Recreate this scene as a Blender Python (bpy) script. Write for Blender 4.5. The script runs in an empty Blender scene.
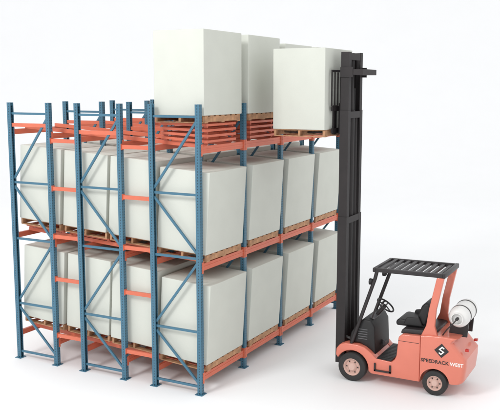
import bpy, bmesh, math, random
from mathutils import Vector, Matrix
random.seed(4)
C = bpy.context.scene.collection
R = math.radians

# ------------------------------------------------------------ materials
def mat(name, col, rough=0.5, metal=0.0, var=0.06, nscale=6.0, bump=0.0, bscale=80.0, coat=0.0):
    m = bpy.data.materials.new(name); m.use_nodes = True
    nt = m.node_tree; b = nt.nodes['Principled BSDF']
    b.inputs['Roughness'].default_value = rough; b.inputs['Metallic'].default_value = metal
    b.inputs['Coat Weight'].default_value = coat
    tc = nt.nodes.new('ShaderNodeTexCoord')
    n = nt.nodes.new('ShaderNodeTexNoise'); n.inputs['Scale'].default_value = nscale; n.inputs['Detail'].default_value = 5
    nt.links.new(tc.outputs['Object'], n.inputs['Vector'])
    r = nt.nodes.new('ShaderNodeValToRGB')
    r.color_ramp.elements[0].position = .3; r.color_ramp.elements[1].position = .7
    r.color_ramp.elements[0].color = tuple(c*(1-var) for c in col)+(1,)
    r.color_ramp.elements[1].color = tuple(min(1, c*(1+var)) for c in col)+(1,)
    nt.links.new(n.outputs['Fac'], r.inputs['Fac']); nt.links.new(r.outputs['Color'], b.inputs['Base Color'])
    if bump:
        n2 = nt.nodes.new('ShaderNodeTexNoise'); n2.inputs['Scale'].default_value = bscale; n2.inputs['Detail'].default_value = 4
        nt.links.new(tc.outputs['Object'], n2.inputs['Vector'])
        bp = nt.nodes.new('ShaderNodeBump'); bp.inputs['Strength'].default_value = bump; bp.inputs['Distance'].default_value = .01
        nt.links.new(n2.outputs['Fac'], bp.inputs['Height']); nt.links.new(bp.outputs['Normal'], b.inputs['Normal'])
    return m

M = {}
M['orange'] = mat('orange_enamel', (.62,.148,.082), .42, var=.07, nscale=3)
M['blue'] = mat('blue_enamel', (.050,.150,.225), .4, var=.07, nscale=3)
M['block'] = mat('off_white_wrap', (.600,.615,.558), .7, var=.022, nscale=2.2, bump=.12, bscale=55)
M['wood'] = mat('pallet_wood', (.44,.235,.125), .75, var=.28, nscale=9, bump=.3, bscale=60)
M['lift'] = mat('salmon_paint', (.65,.182,.122), .32, var=.03, nscale=3, coat=.25)
M['dark'] = mat('dark_steel', (.022,.018,.019), .45, var=.2, nscale=5)
M['mast'] = mat('mast_steel', (.014,.0105,.011), .6, var=.2, nscale=4)
M['black'] = mat('black_plastic', (.012,.0115,.012), .55, var=.15, bump=.1)
M['grey'] = mat('grey_plastic', (.10,.10,.105), .5, var=.1)
M['rubber'] = mat('tyre_rubber', (.028,.027,.027), .85, var=.2, bump=.3)
M['rim'] = mat('pale_rim', (.60,.40,.34), .45, var=.06)
M['steel'] = mat('bare_steel', (.35,.35,.36), .35, metal=.8)
M['tank'] = mat('tank_white', (.72,.71,.69), .3, var=.03, coat=.3)
M['ink'] = mat('black_lettering', (.02,.018,.018), .4, var=.02)
M['whiteink'] = mat('white_lettering', (.85,.83,.8), .4, var=.02)
M['lens'] = mat('lamp_lens', (.75,.75,.72), .15, var=.02)
M['redlens'] = mat('red_lens', (.5,.03,.02), .2, var=.02)
M['floor'] = mat('white_floor', (.893,.897,.905), .75, var=.006, nscale=.5)

def perforated():
    m = M['blue'].copy(); m.name = 'perforated_blue_enamel'
    nt = m.node_tree; b = nt.nodes['Principled BSDF']
    src = b.inputs['Base Color'].links[0].from_socket
    tc = nt.nodes.new('ShaderNodeTexCoord'); sp = nt.nodes.new('ShaderNodeSeparateXYZ')
    nt.links.new(tc.outputs['Object'], sp.inputs[0])
    ns = nt.nodes.new('ShaderNodeSeparateXYZ'); nt.links.new(tc.outputs['Normal'], ns.inputs[0])
    def mt(op, a, bb=None, c=None):
        n = nt.nodes.new('ShaderNodeMath'); n.operation = op
        for i, v in enumerate((a, bb, c)):
            if v is None: continue
            if isinstance(v, (int, float)): n.inputs[i].default_value = v
            else: nt.links.new(v, n.inputs[i])
        return n.outputs[0]
    zf = mt('FRACT', mt('DIVIDE', sp.outputs[2], .0508))
    dz = mt('MULTIPLY', mt('ABSOLUTE', mt('SUBTRACT', zf, .5)), .0508)
    inz = mt('LESS_THAN', dz, .0105)
    cx = mt('LESS_THAN', mt('ABSOLUTE', mt('SUBTRACT', mt('ABSOLUTE', sp.outputs[0]), .021)), .0075)
    cy = mt('LESS_THAN', mt('ABSOLUTE', sp.outputs[1]), .0075)
    ny = mt('GREATER_THAN', mt('ABSOLUTE', ns.outputs[1]), .6)
    nx = mt('GREATER_THAN', mt('ABSOLUTE', ns.outputs[0]), .6)
    hole = mt('MULTIPLY', inz, mt('ADD', mt('MULTIPLY', cx, ny), mt('MULTIPLY', cy, nx)))
    mx = nt.nodes.new('ShaderNodeMix'); mx.data_type = 'RGBA'
    nt.links.new(hole, mx.inputs[0]); nt.links.new(src, mx.inputs[6]); mx.inputs[7].default_value = (.012,.03,.045,1)
    nt.links.new(mx.outputs[2], b.inputs['Base Color'])
    return m
M['perf'] = perforated()

# ------------------------------------------------------------ mesh helpers
def box(bm, x0, x1, y0, y1, z0, z1, mtx=None):
    vs = [bm.verts.new(Vector(p)) for p in ((x0,y0,z0),(x1,y0,z0),(x1,y1,z0),(x0,y1,z0),(x0,y0,z1),(x1,y0,z1),(x1,y1,z1),(x0,y1,z1))]
    if mtx:
        for v in vs: v.co = mtx @ v.co
    for f in ((0,3,2,1),(4,5,6,7),(0,1,5,4),(1,2,6,5),(2,3,7,6),(3,0,4,7)): bm.faces.new([vs[i] for i in f])
    return vs
def prism(bm, pts, x0, x1, axis='X'):
    def P(a, b, t): return (t,a,b) if axis == 'X' else ((a,t,b) if axis == 'Y' else (a,b,t))
    A = [bm.verts.new(P(a,b,x0)) for a,b in pts]; B = [bm.verts.new(P(a,b,x1)) for a,b in pts]
    n = len(pts); bm.faces.new(A); bm.faces.new(B[::-1])
    for i in range(n): bm.faces.new((A[i],A[(i+1)%n],B[(i+1)%n],B[i]))
def loft(bm, sections):
    rings = [[bm.verts.new((x,a,b)) for a,b in pts] for x, pts in sections]
    n = len(rings[0])
    for A, B in zip(rings, rings[1:]):
        for i in range(n): bm.faces.new((A[i],A[(i+1)%n],B[(i+1)%n],B[i]))
    bm.faces.new(rings[0]); bm.faces.new(rings[-1][::-1])
def bar(bm, p, q, w, h, up=Vector((0,0,1))):
    p = Vector(p); q = Vector(q); d = (q-p); L = d.length; d.normalize()
    s = d.cross(up)
    if s.length < .01: s = d.cross(Vector((1,0,0)))
    s.normalize(); u = s.cross(d)
    m = Matrix((s, d, u)).transposed().to_4x4(); m.translation = p
    box(bm, -w/2, w/2, 0, L, -h/2, h/2, m)
def tube(bm, pts, r, n=14):
    pts = [Vector(p) for p in pts]; rings = []
    for i, p in enumerate(pts):
        d = (pts[min(i+1,len(pts)-1)]-pts[max(i-1,0)]).normalized()
        a = d.orthogonal().normalized() if i == 0 else (prev - d*prev.dot(d)).normalized()
        prev = a; b = d.cross(a)
        rings.append([bm.verts.new(p+(a*math.cos(2*math.pi*k/n)+b*math.sin(2*math.pi*k/n))*r) for k in range(n)])
    for A, B in zip(rings, rings[1:]):
        for k in range(n): bm.faces.new((A[k],A[(k+1)%n],B[(k+1)%n],B[k]))
    bm.faces.new(rings[0][::-1]); bm.faces.new(rings[-1])
def lathe(bm, prof, c, axis='X', n=40, ring_shape=False):
    c = Vector(c); rings = []
    for r, t in prof:
        ring = []
        for k in range(n):
            a = 2*math.pi*k/n; u, v = r*math.cos(a), r*math.sin(a)
            ring.append(bm.verts.new(c + Vector((t,u,v) if axis == 'X' else ((u,t,v) if axis == 'Y' else (u,v,t)))))
        rings.append(ring)
    prs = list(zip(rings, rings[1:]))
    if ring_shape: prs.append((rings[-1], rings[0]))
    for A, B in prs:
        for k in range(n): bm.faces.new((A[k],A[(k+1)%n],B[(k+1)%n],B[k]))
    if not ring_shape:
        bm.faces.new(rings[0]); bm.faces.new(rings[-1][::-1])
def mesh(name, bm, m, smooth=None, bevel=0, seg=2):
    bmesh.ops.recalc_face_normals(bm, faces=bm.faces)
    if bevel:
        es = [e for e in bm.edges if len(e.link_faces) == 2 and e.calc_face_angle() > R(28)]
        bmesh.ops.bevel(bm, geom=es, offset=bevel, segments=seg, affect='EDGES', profile=.5, clamp_overlap=True)
    me = bpy.data.meshes.new(name); bm.to_mesh(me); bm.free()
    me.materials.append(m)
    if smooth or bevel:
        me.shade_smooth(); me.set_sharp_from_angle(angle=R(smooth or 32))
    return me
def link(name, me, parent=None, loc=(0,0,0), rot=(0,0,0)):
    o = bpy.data.objects.new(name, me); C.objects.link(o); o.parent = parent
    o.location = loc; o.rotation_euler = rot
    return o
def part(name, build, m, parent, smooth=None, bevel=0, seg=2, **k):
    bm = bmesh.new(); build(bm)
    return link(name, mesh(name, bm, m, smooth, bevel, seg), parent, **k)
def tag(o, label, cat, group=None):
    o['label'] = label; o['category'] = cat
    if group: o['group'] = group
    return o

# ------------------------------------------------------------ studio floor sweeping up into the backdrop
CAM = Vector((-11.62,-7.12,5.4)); az = Vector((.883,.469,0)).normalized(); sd = Vector((.469,-.883,0)).normalized()
bm = bmesh.new()
prof = [(-30,0),(0,0),(40,0)]
RC = 22
for k in range(1,33):
    a = R(90*k/32); prof.append((40+RC*math.sin(a), RC-RC*math.cos(a)))
prof.append((62,40))
rows = []
for d, z in prof:
    rows.append([bm.verts.new(Vector((CAM.x,CAM.y,0))+az*d+sd*s+Vector((0,0,z))) for s in (-70,70)])
for a, b_ in zip(rows, rows[1:]): bm.faces.new((a[0],a[1],b_[1],b_[0]))
me = mesh('floor', bm, M['floor'], smooth=60)
fl = link('floor', me); fl['kind'] = 'structure'; fl['label'] = 'white seamless studio floor curving up into the backdrop'; fl['category'] = 'floor'

# ------------------------------------------------------------ rack
BW = 1.6; FD = 1.055; GAP = .60; H = 5.13; PW = .088
LV = [.37, 2.37, 4.42]; SL = .27/4.35; ANG = math.atan(SL)
frames_y = [0, FD+GAP, 2*(FD+GAP)]
rack = tag(link('pallet_rack', None), 'four lane push-back rack with blue perforated upright frames and orange beams', 'pallet rack')

bm = bmesh.new()
h = PW/2; t = .006
prism(bm, [(-h,-h),(h,-h),(h,h),(h-.022,h),(h-.022,h-t),(h-t,h-t),(h-t,-h+t),(-h+t,-h+t),(-h+t,h-t),(-h+.022,h-t),(-h+.022,h),(-h,h)], 0.012, H, 'Z')
post_me = mesh('post', bm, M['perf'])
bm = bmesh.new(); box(bm, -.085, .085, -.075, .075, 0, .012)
for sx in (-.066,.066): lathe(bm, [(.013,.012),(.013,.024),(.009,.030)], (sx,.0,0), 'Z', 6)
foot_me = mesh('foot_plate', bm, M['blue'])
bm = bmesh.new()
y0, y1 = PW-.004, FD-PW+.004
def cbar(z0, z1, ya=y0, yb=y1, s=0):
    bar(bm, (s,ya,z0), (s,yb,z1), .030, .042)
for z in (.14, 1.14, 2.46, 3.58, 4.92): cbar(z, z)
for a, b_ in ((.20,1.06),(2.38,1.22),(2.54,3.50),(4.84,3.66)): cbar(a, b_, s=.002)
brace_me = mesh('bracing', bm, M['blue'])
for i in range(5):
    for fy in frames_y:
        f = link('upright_frame', brace_me, rack, (i*BW, fy, 0))
        a = link('post', post_me, f, (0, h, 0)); b_ = link('post', post_me, f, (0, FD-h, 0), (0,0,math.pi))
        link('foot_plate', foot_me, f, (0, h, 0)); link('foot_plate', foot_me, f, (0, FD-h, 0))
def beam_mesh(hh):
    bm = bmesh.new(); L = BW-PW
    box(bm, -L/2+.004, L/2-.004, -.028, .028, -hh, 0)
    box(bm, -L/2+.004, L/2-.004, -.034, -.028, -hh*.62, -hh*.40)
    for s in (-1,1):
        box(bm, *sorted((s*(L/2+.000), s*(L/2-.008))), -.043, .043, -hh-.04, .035)
        box(bm, *sorted((s*(L/2+.038), s*(L/2-.008))), -h-.006, -h-.001, -hh-.04, .035)
        for z in (-hh, -.055, .0):
            lathe(bm, [(.008,-h-.0065),(.008,-h-.010)], (s*(L/2+.022),0,z), 'Y', 8)
    return mesh('load_beam', bm, M['orange'])
bf, br = beam_mesh(.125), beam_mesh(.10)
for L in LV:
    for k, fy in enumerate(frames_y):
        for j, yy in enumerate((fy+h, fy+FD-h)):
            for i in range(4):
                first = (k == 0 and j == 0)
                z = (L-.005) if first else L+SL*yy-.075
                link('load_beam', bf if first else br, rack, ((i+.5)*BW, yy, z), (0,0,0 if j == 0 else math.pi))
RL = 4.28/math.cos(ANG)
bm = bmesh.new()
box(bm, -.018, -.012, 0, RL-.08, -.07, 0); box(bm, -.012, .024, 0, RL-.08, -.006, 0); box(bm, -.012, .024, 0, RL-.08, -.07, -.064)
rail_me = mesh('rail', bm, M['orange'])
for L in LV:
    for i in range(4):
        for s in (-1,1):
            link('rail', rail_me, rack, ((i+.5)*BW+s*.43, .09, L+SL*.09), (ANG, 0, 0))
bm = bmesh.new(); box(bm, -.022, .022, 0, GAP, -.035, .035)
for e in (0, GAP): box(bm, -.042, .042, *((e,e+.008) if e == 0 else (e-.008,e)), -.055, .055)
sp_me = mesh('row_spacer', bm, M['orange'])
for i in range(5):
    for y in (FD, 2*FD+GAP):
        for z in (.55, 1.68, 2.52, 3.45, 4.36):
            link('row_spacer', sp_me, rack, (i*BW, y, z+ (.06 if y > 2 else 0)))
bm = bmesh.new(); box(bm, -.020, .020, PW+.001, FD-PW-.001, -.035, .035)
tie_me = mesh('tie_beam', bm, M['orange'])
for i in range(5):
    for k in (1, 2): link('tie_beam', tie_me, rack, (i*BW, frames_y[k], 4.50+.10*k))
# ------------------------------------------------------------ pallets, blocks, carts
PX, PY, BH = 1.26, 1.02, 1.46
def pallet_meshes():
    bm = bmesh.new(); n = 7; w = .115
    for k in range(n):
        x = -PX/2 + w/2 + k*(PX-w)/(n-1); box(bm, x-w/2, x+w/2, -PY/2, PY/2, .112, .130)
    top = mesh('top_deck', bm, M['wood'])
    bm = bmesh.new()
    box(bm, -PX/2, PX/2, -.022, .022, .0185, .1115)
    st = mesh('stringer', bm, M['wood'])
    bm = bmesh.new()
    for x in (-PX/2+.06, 0, PX/2-.06): box(bm, x-.055, x+.055, -PY/2, PY/2, 0, .018)
    bot = mesh('bottom_deck', bm, M['wood'])
    return top, st, bot
PT, PS, PB = pallet_meshes()
bm = bmesh.new(); box(bm, -.67, .67, -.515, .515, 0, BH)
block_me = mesh('block_load', bm, M['block'], bevel=.012, seg=3)
def pallet(loc, rot, label):
    p = tag(link('wooden_pallet', None, None, loc, rot), label, 'pallet', 'wooden pallets under the block loads')
    link('top_deck', PT, p); link('bottom_deck', PB, p)
    for y in (-PY/2+.022, 0, PY/2-.022): link('stringer', PS, p, (0,y,0))
def block(loc, rot, label):
    tag(link('block_load', block_me, None, loc, rot), label, 'block load', 'off-white block loads on pallets')
bm = bmesh.new(); lathe(bm, [(.024,-.012),(.024,.012)], (0,0,0), 'X', 16); cw_me = mesh('roller', bm, M['steel'], smooth=40)
CF = bmesh.new()
for s in (-1,1): box(CF, *sorted((s*.46,s*.52)), -.48, .48, .030, .074)
for y in (-.48,-.17,.17,.42): box(CF, -.46, .46, y, y+.06, .032, .072)
for s in (-1,1):
    for y in (-.46,.38): box(CF, *sorted((s*.44,s*.459)), y, y+.08, .001, .079)
cart_me = mesh('frame', CF, M['orange'])
def cart(loc, rot, label):
    c = tag(link('pallet_cart', None, None, loc, rot), label, 'cart', 'orange push-back carts')
    link('frame', cart_me, c)
    for sx in (-1,1):
        for y in (-.33,.33): link('roller', cw_me, c, (sx*.43, y, .0245))
lane = ['first lane from near corner','second lane from near corner','third lane from near corner','fourth lane from near corner']
deps = ['at the front','second from front','third from front','rearmost']
lvn = ['bottom level','middle level','top level']
for lv in range(2):
    for i in range(4):
        for d in range(4):
            y = .51 + 1.098*d
            off = 0 if d == 0 else .082
            z = LV[lv] + SL*y + off + .002
            rot = (ANG,0,0); x = (i+.5)*BW + random.uniform(-.012,.012)
            w = f'{lvn[lv]}, {lane[i]}, {deps[d]}'
            if d: cart((x, y, z-off), rot, 'orange cart under pallet, '+w)
            pallet((x, y, z), rot, 'wooden pallet under load, '+w)
            up = Vector((0,-math.sin(ANG),math.cos(ANG)))*.1315
            block((x+random.uniform(-.006,.006), y+up.y, z+up.z), (ANG,0,random.uniform(-.004,.004)), 'off-white block, '+w)
stackn = ['lowest','second lowest','third up','fourth up']
for i in range(4):
    y = .53; n = (4,4,3,3)[i]; pt = (.088,.086,.086,.086)[i]
    for k in range(n):
        cart(((i+.5)*BW, y, LV[2]+SL*y+.004+pt*k), (ANG*(1-(k+.3)/n),0,0), f'orange cart nested in stack on top level, {lane[i]}, {stackn[k] if k < n-1 else "topmost"}')
    z = LV[2]+SL*y+pt*(n-1)+.088
    x = (i+.5)*BW
    pallet((x, y, z), (0,0,0), f'wooden pallet resting on nested carts, top level, {lane[i]}')
    block((x, y-.01, z+.131), (0,0,0), f'off-white block on top of the rack, {lane[i]}')

# ------------------------------------------------------------ forklift
FX, FY = 2.42, -2.9
fk = tag(link('forklift', None, None, (FX,FY,0)), 'salmon and black forklift with raised mast and white gas tank', 'forklift')
def arc(cy, cz, r, a0, a1, n=14):
    return [(cy+r*math.cos(R(a0+(a1-a0)*k/n)), cz+r*math.sin(R(a0+(a1-a0)*k/n))) for k in range(n+1)]
side = ([(-.462,.20),(.44,.20)] + arc(.81,.27,.315,185,25) + [(1.14,.46),(1.13,.58),(1.06,.67),(.95,.705),(.72,.705),(.58,.675),(.44,.58),(.36,.50),(.06,.48),
        (.0,.54),(-.03,.62),(-.06,.97),(-.12,1.03),(-.462,1.045)])
hull = [(-.462,.17),(.5,.17),(1.0,.30),(1.02,.60),(.72,.68),(.44,.57),(.36,.495),(.06,.477),(.0,.53),(-.035,.62),(-.062,.967),(-.12,1.027),(-.462,1.042)]
def f(bm):
    prism(bm, side, -.52, -.321); prism(bm, side, .321, .52); prism(bm, hull, -.32, .32)
part('body', f, M['lift'], fk, bevel=.018, seg=3)
# counterweight lofted across its width so that the rear corners and edges are rounded
rear_curve = [(-.474,1.065),(-.60,1.085),(-.90,1.095)] + arc(-1.15,.97,.12,85,8,8) + [(-1.275,.72),(-1.275,.58),(-1.26,.46)] + arc(-1.15,.36,.10,175,250,4)
lower = [(-1.03,.26)] + arc(-.74,.23,.265,172,2) + [(-.474,.20)]
def cw_pts(ins, rear):
    out = []
    for y, z in rear_curve:
        ty = max(0, min(1, (-y-.85)/.3)); tz = max(0, min(1, (z-.6)/.4))
        out.append((y + rear*ty, z - ins*tz))
    return out + lower
def wfun(x):
    ax = abs(x); e = .0; r = 0
    if ax > .42: q = (ax-.42)/.117; r = .085*(1-math.sqrt(max(0,1-min(1,q)**2*.98)))
    if ax > .505: q = (ax-.505)/.0305; e = .028*(1-math.sqrt(max(0,1-min(1,q)**2)))
    return cw_pts(e, r+e*.4)
def f(bm):
    xs = [.341,.42,.455,.48,.497,.508,.518,.525,.530,.5335,.535]
    loft(bm, [(x, wfun(x)) for x in xs]); loft(bm, [(-x, wfun(x)) for x in xs])
    def hp(x): return wfun(x)[:len(rear_curve)] + [(-.9,.20),(-.474,.17)]
    loft(bm, [(x, hp(x)) for x in (-.3405,0,.3405)])
cwt = part('counterweight', f, M['lift'], fk, smooth=34)
part('side_seam', lambda b: box(b, -.5215, -.5195, -.44, -.06, .905, .913), M['dark'], fk)
part('floor_plate', lambda b: (box(b, -.50,.50, .07,.35,.490,.503), [box(b,-.48+.08*k,-.44+.08*k,.09,.33,.503,.507) for k in range(12)]), M['black'], fk)
part('hood', lambda b: prism(b, [(-.07,1.02),(-.09,1.09),(-.16,1.12),(-.62,1.14),(-.70,1.125),(-.72,1.05)], -.43,.43), M['dark'], fk, bevel=.02)
ds = part('dashboard', lambda b: prism(b, [(.46,.50),(.48,.60),(.70,.715),(.92,.715),(.88,.90),(.78,1.06),(.66,1.18),(.50,1.17),(.43,1.05),(.40,.52)], -.42,.42), M['black'], fk, bevel=.035, seg=4)
part('instrument_panel', lambda b: bar(b,(-.30,.52,1.192),(.05,.52,1.192),.10,.03,Vector((0,-.35,1))), M['grey'], ds, bevel=.006)
part('side_vent', lambda b: [box(b,-.4245,-.4215,.56,.74,.80+.045*k,.815+.045*k) for k in range(5)], M['grey'], ds)
part('brake_pedal', lambda b: (box(b,-.05,.08,.34,.38,.62,.70), tube(b,[(.015,.36,.66),(.015,.45,.74)],.012,8)), M['grey'], fk)
part('grab_handle', lambda b: tube(b,[(-.49,.45,1.25),(-.515,.43,1.30),(-.515,.34,1.55),(-.49,.35,1.60)],.014,8), M['dark'], fk, smooth=40)
part('step', lambda b: (box(b,-.545,-.521,.06,.38,.27,.30), box(b,-.545,-.525,.06,.09,.27,.42), box(b,-.545,-.525,.35,.38,.27,.42)), M['dark'], fk)
seat = part('seat', lambda b: prism(b, [(.06,1.115),(.07,1.20),(.0,1.25),(-.36,1.215),(-.46,1.13)], -.29,.29), M['black'], fk, bevel=.035, seg=4)
part('backrest', lambda b: prism(b, [(-.27,1.19),(-.39,1.52),(-.45,1.59),(-.54,1.58),(-.57,1.48),(-.48,1.16)], -.27,.27), M['black'], seat, bevel=.05, seg=5)
for s in (-1,1):
    part('hip_restraint', lambda b: prism(b, [(-.08,1.15),(-.13,1.29),(-.36,1.34),(-.44,1.16)], *sorted((s*.27,s*.325))), M['black'], seat, bevel=.02, seg=3)
col = part('steering_column', lambda b: tube(b, [(-.04,.60,1.08),(-.04,.36,1.38)], .035), M['dark'], fk, smooth=40)
def sw(b):
    d = Vector((0,-.22,.32)).normalized(); a = Vector((1,0,0)); c = d.cross(a); o = Vector((-.04,.35,1.395)); n=28; m=10; rg=[]
    for i in range(n):
        q = 2*math.pi*i/n; rad = a*math.cos(q)+c*math.sin(q)
        rg.append([b.verts.new(o+rad*.175+(rad*math.cos(2*math.pi*j/m)+d*math.sin(2*math.pi*j/m))*.016) for j in range(m)])
    for i in range(n):
        for j in range(m): b.faces.new((rg[i][j],rg[(i+1)%n][j],rg[(i+1)%n][(j+1)%m],rg[i][(j+1)%m]))
    for q in (0,120,240): tube(b,[o, o+(a*math.cos(R(q))+c*math.sin(R(q)))*.17],.012,8)
part('steering_wheel', sw, M['black'], col, smooth=50)
for k in range(3):
    lv_ = part('lever', lambda b: tube(b, [(.16+.07*k,.58,1.15),(.16+.07*k,.49,1.36)], .009, 8), M['steel'], fk, smooth=40)
    part('knob', lambda b: bmesh.ops.create_uvsphere(b, u_segments=12, v_segments=8, radius=.02, matrix=Matrix.Translation((.16+.07*k,.485,1.37))), M['black'], lv_, smooth=60)
# overhead guard
GZ = 2.15
def og(b):
    for s in (-1,1):
        bar(b,(s*.47,.42,GZ),(s*.47,-.82,GZ+.02),.06,.075)
    box(b,-.50,.50,.40,.46,GZ-.04,GZ+.036); box(b,-.50,.50,-.86,-.80,GZ-.02,GZ+.062)
gd = part('overhead_guard', og, M['dark'], fk, bevel=.008)
for k in range(9):
    y = .31-.130*k
    part('guard_bar', lambda b: bar(b,(-.442,y,GZ+.012),(.442,y,GZ+.012),.062,.045), M['dark'], gd)
for s in (-1,1):
    part('front_pillar', lambda b: tube(b,[(s*.46,.86,.68),(s*.46,.78,.92),(s*.47,.42,1.98),(s*.47,.38,GZ)],.034,12), M['dark'], fk, smooth=40)
    part('rear_pillar', lambda b: prism(b,[(-.46,1.05),(-.76,1.06),(-.70,1.25),(-.72,1.55),(-.84,GZ-.02),(-.71,GZ-.02),(-.59,1.55),(-.55,1.25)],*sorted((s*.42,s*.50))), M['lift'], fk, bevel=.014, seg=3)
    hl = part('headlight', lambda b: lathe(b,[(.03,-.05),(.055,-.03),(.06,.02),(.055,.025)],(s*.38,.53,1.90),'Y',24), M['black'], fk, smooth=35)
    part('lens', lambda b: lathe(b,[(.052,.026),(.03,.034)],(s*.38,.53,1.90),'Y',24), M['lens'], hl, smooth=35)
    part('tail_light', lambda b: box(b,*sorted((s*.30,s*.38)),-1.285,-1.22,.84,.88), M['redlens'], fk, bevel=.006)
# gas tank
TY, TZ, TR = -1.08, 1.43, .185
tk = part('gas_tank', lambda b: lathe(b,[(.02,-.42),(.09,-.415),(.15,-.385),(.178,-.34),(TR,-.29),(TR,.29),(.178,.34),(.15,.385),(.09,.415),(.02,.42)],(0,TY,TZ),'X',44), M['tank'], fk, smooth=40)
part('collar', lambda b: lathe(b,[(.095,-.475),(.105,-.475),(.105,-.395),(.095,-.395)],(0,TY,TZ),'X',32,True), M['tank'], tk, smooth=35)
part('valve', lambda b: (lathe(b,[(.028,-.49),(.028,-.41)],(0,TY,TZ),'X',16), tube(b,[(-.48,TY,TZ),(-.51,TY+.05,TZ-.07),(-.48,TY+.16,TZ-.2),(-.42,TY+.26,1.08)],.011,8)), M['dark'], tk, smooth=40)
for x in (-.2,.2):
    part('tank_strap', lambda b: lathe(b,[(TR+.0005,x-.02),(TR+.005,x-.02),(TR+.005,x+.02),(TR+.0005,x+.02)],(0,TY,TZ),'X',44,True), M['dark'], fk, smooth=35)
    part('tank_cradle', lambda b: prism(b,[(TY-.13,1.05),(TY-.15,1.31),(TY-.10,1.255),(TY+.10,1.255),(TY+.17,1.31),(TY+.19,1.06)],x-.02,x+.02), M['dark'], fk)
# wheels
def wheel(x, y, r, w, s):
    wl = part('wheel', lambda b: lathe(b,[(r*.60,-w*.44*s),(r*.62,w*.40*s),(r*.58,w*.45*s),(r*.54,w*.40*s),(r*.46,w*.22*s),(r*.34,w*.24*s),(r*.28,w*.42*s),(r*.20,w*.52*s),(r*.05,w*.54*s)],(x,y,r),'X',48), M['rim'], fk, smooth=35)
    part('tyre', lambda b: lathe(b,[(r*.625,-w*.46),(r*.86,-w*.5),(r*.97,-w*.42),(r,-w*.3),(r,w*.3),(r*.97,w*.42),(r*.86,w*.5),(r*.625,w*.46)],(x,y,r),'X',64,True), M['rubber'], wl, smooth=35)
    for k in range(6):
        a = 2*math.pi*k/6
        part('wheel_nut', lambda b: lathe(b,[(.012,w*.22*s),(.012,w*.32*s)],(x,y+r*.40*math.cos(a),r+r*.40*math.sin(a)),'X',6), M['dark'], wl)
for s in (-1,1):
    wheel(s*.46,.81,.27,.19,s); wheel(s*.46,-.74,.225,.16,s)
part('axle', lambda b: (tube(b,[(-.38,.81,.27),(.38,.81,.27)],.05), tube(b,[(-.38,-.74,.225),(.38,-.74,.225)],.04)), M['dark'], fk, smooth=40)
# mast
def channel(b, x, y, z0, z1, s, d=.15, w=.065, t=.016):
    box(b, *sorted((x, x+s*t)), y-d/2, y+d/2, z0, z1)
    for e in (-1,1): box(b, *sorted((x+s*t, x+s*w)), *sorted((y+e*d/2, y+e*(d/2-t))), z0, z1)
MY = 1.14
def outer(b):
    for s in (-1,1): channel(b, s*.385, MY-.03, .26, 3.05, -s, .175, .12)
    for z in (.30,2.92): box(b,-.264,.264,MY-.116,MY-.102,z,z+.12)
part('outer_mast', outer, M['mast'], fk)
def mid(b):
    for s in (-1,1): channel(b, s*.368, MY-.028, 1.6, 5.0, -s, .166, .12)
    box(b,-.247,.247,MY-.108,MY-.096,4.86,4.98)
part('middle_mast', mid, M['mast'], fk)
def inner(b):
    for s in (-1,1): channel(b, s*.351, MY-.025, 3.2, 6.05, -s, .156, .12)
    box(b,-.230,.230,MY-.100,MY-.088,5.91,6.03)
    box(b,-.36,.36,MY-.37,MY-.104,5.64,5.74)
    for s in (-1,1): box(b,*sorted((s*.370,s*.352)),MY-.18,MY+.06,5.60,5.78)
part('inner_mast', inner, M['mast'], fk)
for s in (-1,1):
    part('lift_cylinder', lambda b: (tube(b,[(s*.19,MY-.04,.30),(s*.19,MY-.04,3.0)],.050), tube(b,[(s*.19,MY-.04,3.0),(s*.19,MY-.04,4.95)],.038)), M['mast'], fk, smooth=40)
    part('lift_chain', lambda b: bar(b,(s*.10,MY+.0,3.3),(s*.10,MY+.0,5.95),.06,.014), M['dark'], fk)
    part('tilt_cylinder', lambda b: tube(b,[(s*.28,.60,.62),(s*.28,MY-.09,.76)],.03), M['dark'], fk, smooth=40)
part('free_lift_cylinder', lambda b: (tube(b,[(0,MY-.02,.32),(0,MY-.02,5.0)],.068), tube(b,[(0,MY-.02,5.0),(0,MY-.02,5.92)],.05)), M['mast'], fk, smooth=40)
for x in (-.13,.13):
    part('hose', lambda b: tube(b,[(x,MY-.03,.5),(x,MY-.04,2.5),(x,MY-.03,5.4)],.020,8), M['black'], fk, smooth=40)
ZF = 4.57; CY = MY+.03
def carr(b):
    for z in (ZF+.02, ZF+.42): box(b,-.50,.50,CY+.112,CY+.142,z,z+.09)
    for s in (-1,1):
        box(b,*sorted((s*.18,s*.21)),CY+.01,CY+.111,ZF,ZF+.56)
carg = part('carriage', carr, M['mast'], fk)
def lbr(b):
    box(b,-.52,.52,CY+.12,CY+.14,ZF+1.12,ZF+1.16)
    for k in range(8):
        x = -.51+k*1.02/7; box(b,x-.012,x+.012,CY+.12,CY+.14,ZF+.515,ZF+1.118)
part('load_backrest', lbr, M['mast'], carg)
for s in (-1,1):
    part('fork', lambda b: (box(b,*sorted((s*.22,s*.34)),CY+.144,CY+.178,ZF,ZF+.52), prism(b,[(CY+.179,ZF-.0),(CY+.179,ZF+.045),(CY+1.15,ZF+.02),(CY+1.15,ZF+.005)],*sorted((s*.22,s*.34)))), M['mast'], fk)
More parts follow.
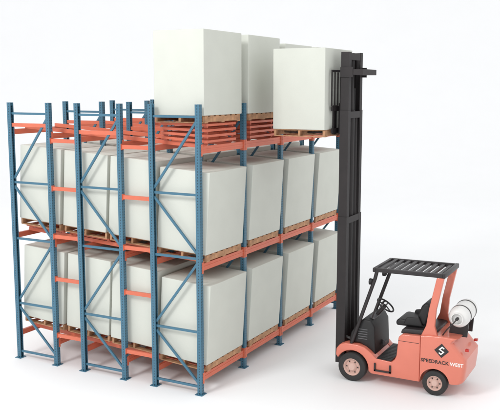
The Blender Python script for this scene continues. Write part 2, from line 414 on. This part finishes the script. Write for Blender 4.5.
# lettering on the side
SX = -.5375
def text(s, size, y, z, m, name, bold, spacing=1.05):
    cu = bpy.data.curves.new(name,'FONT'); cu.body = s; cu.size = size; cu.extrude = .0008; cu.offset = bold
    cu.space_character = spacing; cu.resolution_u = 6
    o = bpy.data.objects.new(name, cu); C.objects.link(o)
    dg = bpy.context.evaluated_depsgraph_get(); me = bpy.data.meshes.new_from_object(o.evaluated_get(dg))
    bpy.data.objects.remove(o)
    me.materials.clear(); me.materials.append(m)
    wd = max(v.co.x for v in me.vertices)
    o = link(name, me, fk)
    o.matrix_local = Matrix(((0,0,-1,SX),(-1,0,0,y),(0,1,0,z),(0,0,0,1)))
    return wd
w1 = text('SPEEDRACK', .088, -.485, .60, M['ink'], 'lettering', .0024, 1.07)
text('WEST', .088, -.485-w1-.016, .60, M['whiteink'], 'lettering', .0020, 1.05)
# emblem: dark diamond carrying a light angular S
EY, EZ, ER = -.85, .845, .13
def dia(b): prism(b, [(EY+ER,EZ),(EY,EZ+ER),(EY-ER,EZ),(EY,EZ-ER)], SX-.001, SX+.004)
em = part('emblem', dia, M['ink'], fk)
def cut(b):
    # S traced along the diamond's own diagonals
    P = [(.36,.30),(.08,.50),(-.28,.16),(.28,-.16),(-.08,-.50),(-.36,-.30)]
    P = [Vector(p) for p in P]; w = .085
    L_, R_ = [], []
    for i, p in enumerate(P):
        d0 = (P[i]-P[i-1]).normalized() if i else None
        d1 = (P[i+1]-P[i]).normalized() if i < len(P)-1 else None
        d0 = d0 or d1; d1 = d1 or d0
        n0 = Vector((-d0.y,d0.x)); n1 = Vector((-d1.y,d1.x)); m_ = n0+n1; m_ = m_/m_.length_squared*2*w
        if m_.length > w*1.5: m_ = m_.normalized()*w*1.5
        L_.append(p+m_); R_.append(p-m_)
    vs = {}
    for tx, key in ((SX-.0022,'f'),(SX-.0012,'r')):
        vs[key] = [[b.verts.new((tx, EY-q.x*ER, EZ+q.y*ER)) for q in S] for S in (L_,R_)]
    for i in range(len(P)-1):
        b.faces.new((vs['f'][0][i],vs['f'][0][i+1],vs['f'][1][i+1],vs['f'][1][i]))
part('emblem_mark', cut, M['whiteink'], em)
# load on the forks
LY = FY + 1.355 + .515
pallet((FX-.03, LY, ZF-.045), (0,0,0), 'wooden pallet held on the raised forks of the forklift')
block((FX-.03, LY, ZF-.045+.131), (0,0,0), 'off-white block lifted on the forks, in front of the mast')

# ------------------------------------------------------------ light, camera
w = bpy.data.worlds.new('World'); bpy.context.scene.world = w; w.use_nodes = True
w.node_tree.nodes['Background'].inputs[0].default_value = (.99,.997,1,1)
w.node_tree.nodes['Background'].inputs[1].default_value = 1.085
def area(loc, tgt, size, e):
    l = bpy.data.lights.new('softbox_lamp','AREA'); l.shape = 'SQUARE'; l.size = size; l.energy = e
    o = bpy.data.objects.new('softbox_lamp', l); C.objects.link(o); o.location = loc
    o.rotation_euler = (Vector(tgt)-Vector(loc)).to_track_quat('-Z','Y').to_euler()
area((-16,5,16),(3,1,2),5,2100)
cd = bpy.data.cameras.new('camera'); cam = bpy.data.objects.new('camera', cd); C.objects.link(cam)
cam.location = CAM
th = R(8.3)
cam.rotation_euler = (az*math.cos(th)+Vector((0,0,-math.sin(th)))).to_track_quat('-Z','Y').to_euler()
cd.lens = 57.6; cd.sensor_width = 36; cd.sensor_fit = 'HORIZONTAL'; cd.clip_end = 2000
bpy.context.scene.camera = cam
sc = bpy.context.scene
sc.view_settings.view_transform = 'Standard'; sc.view_settings.look = 'None'; sc.view_settings.exposure = 0
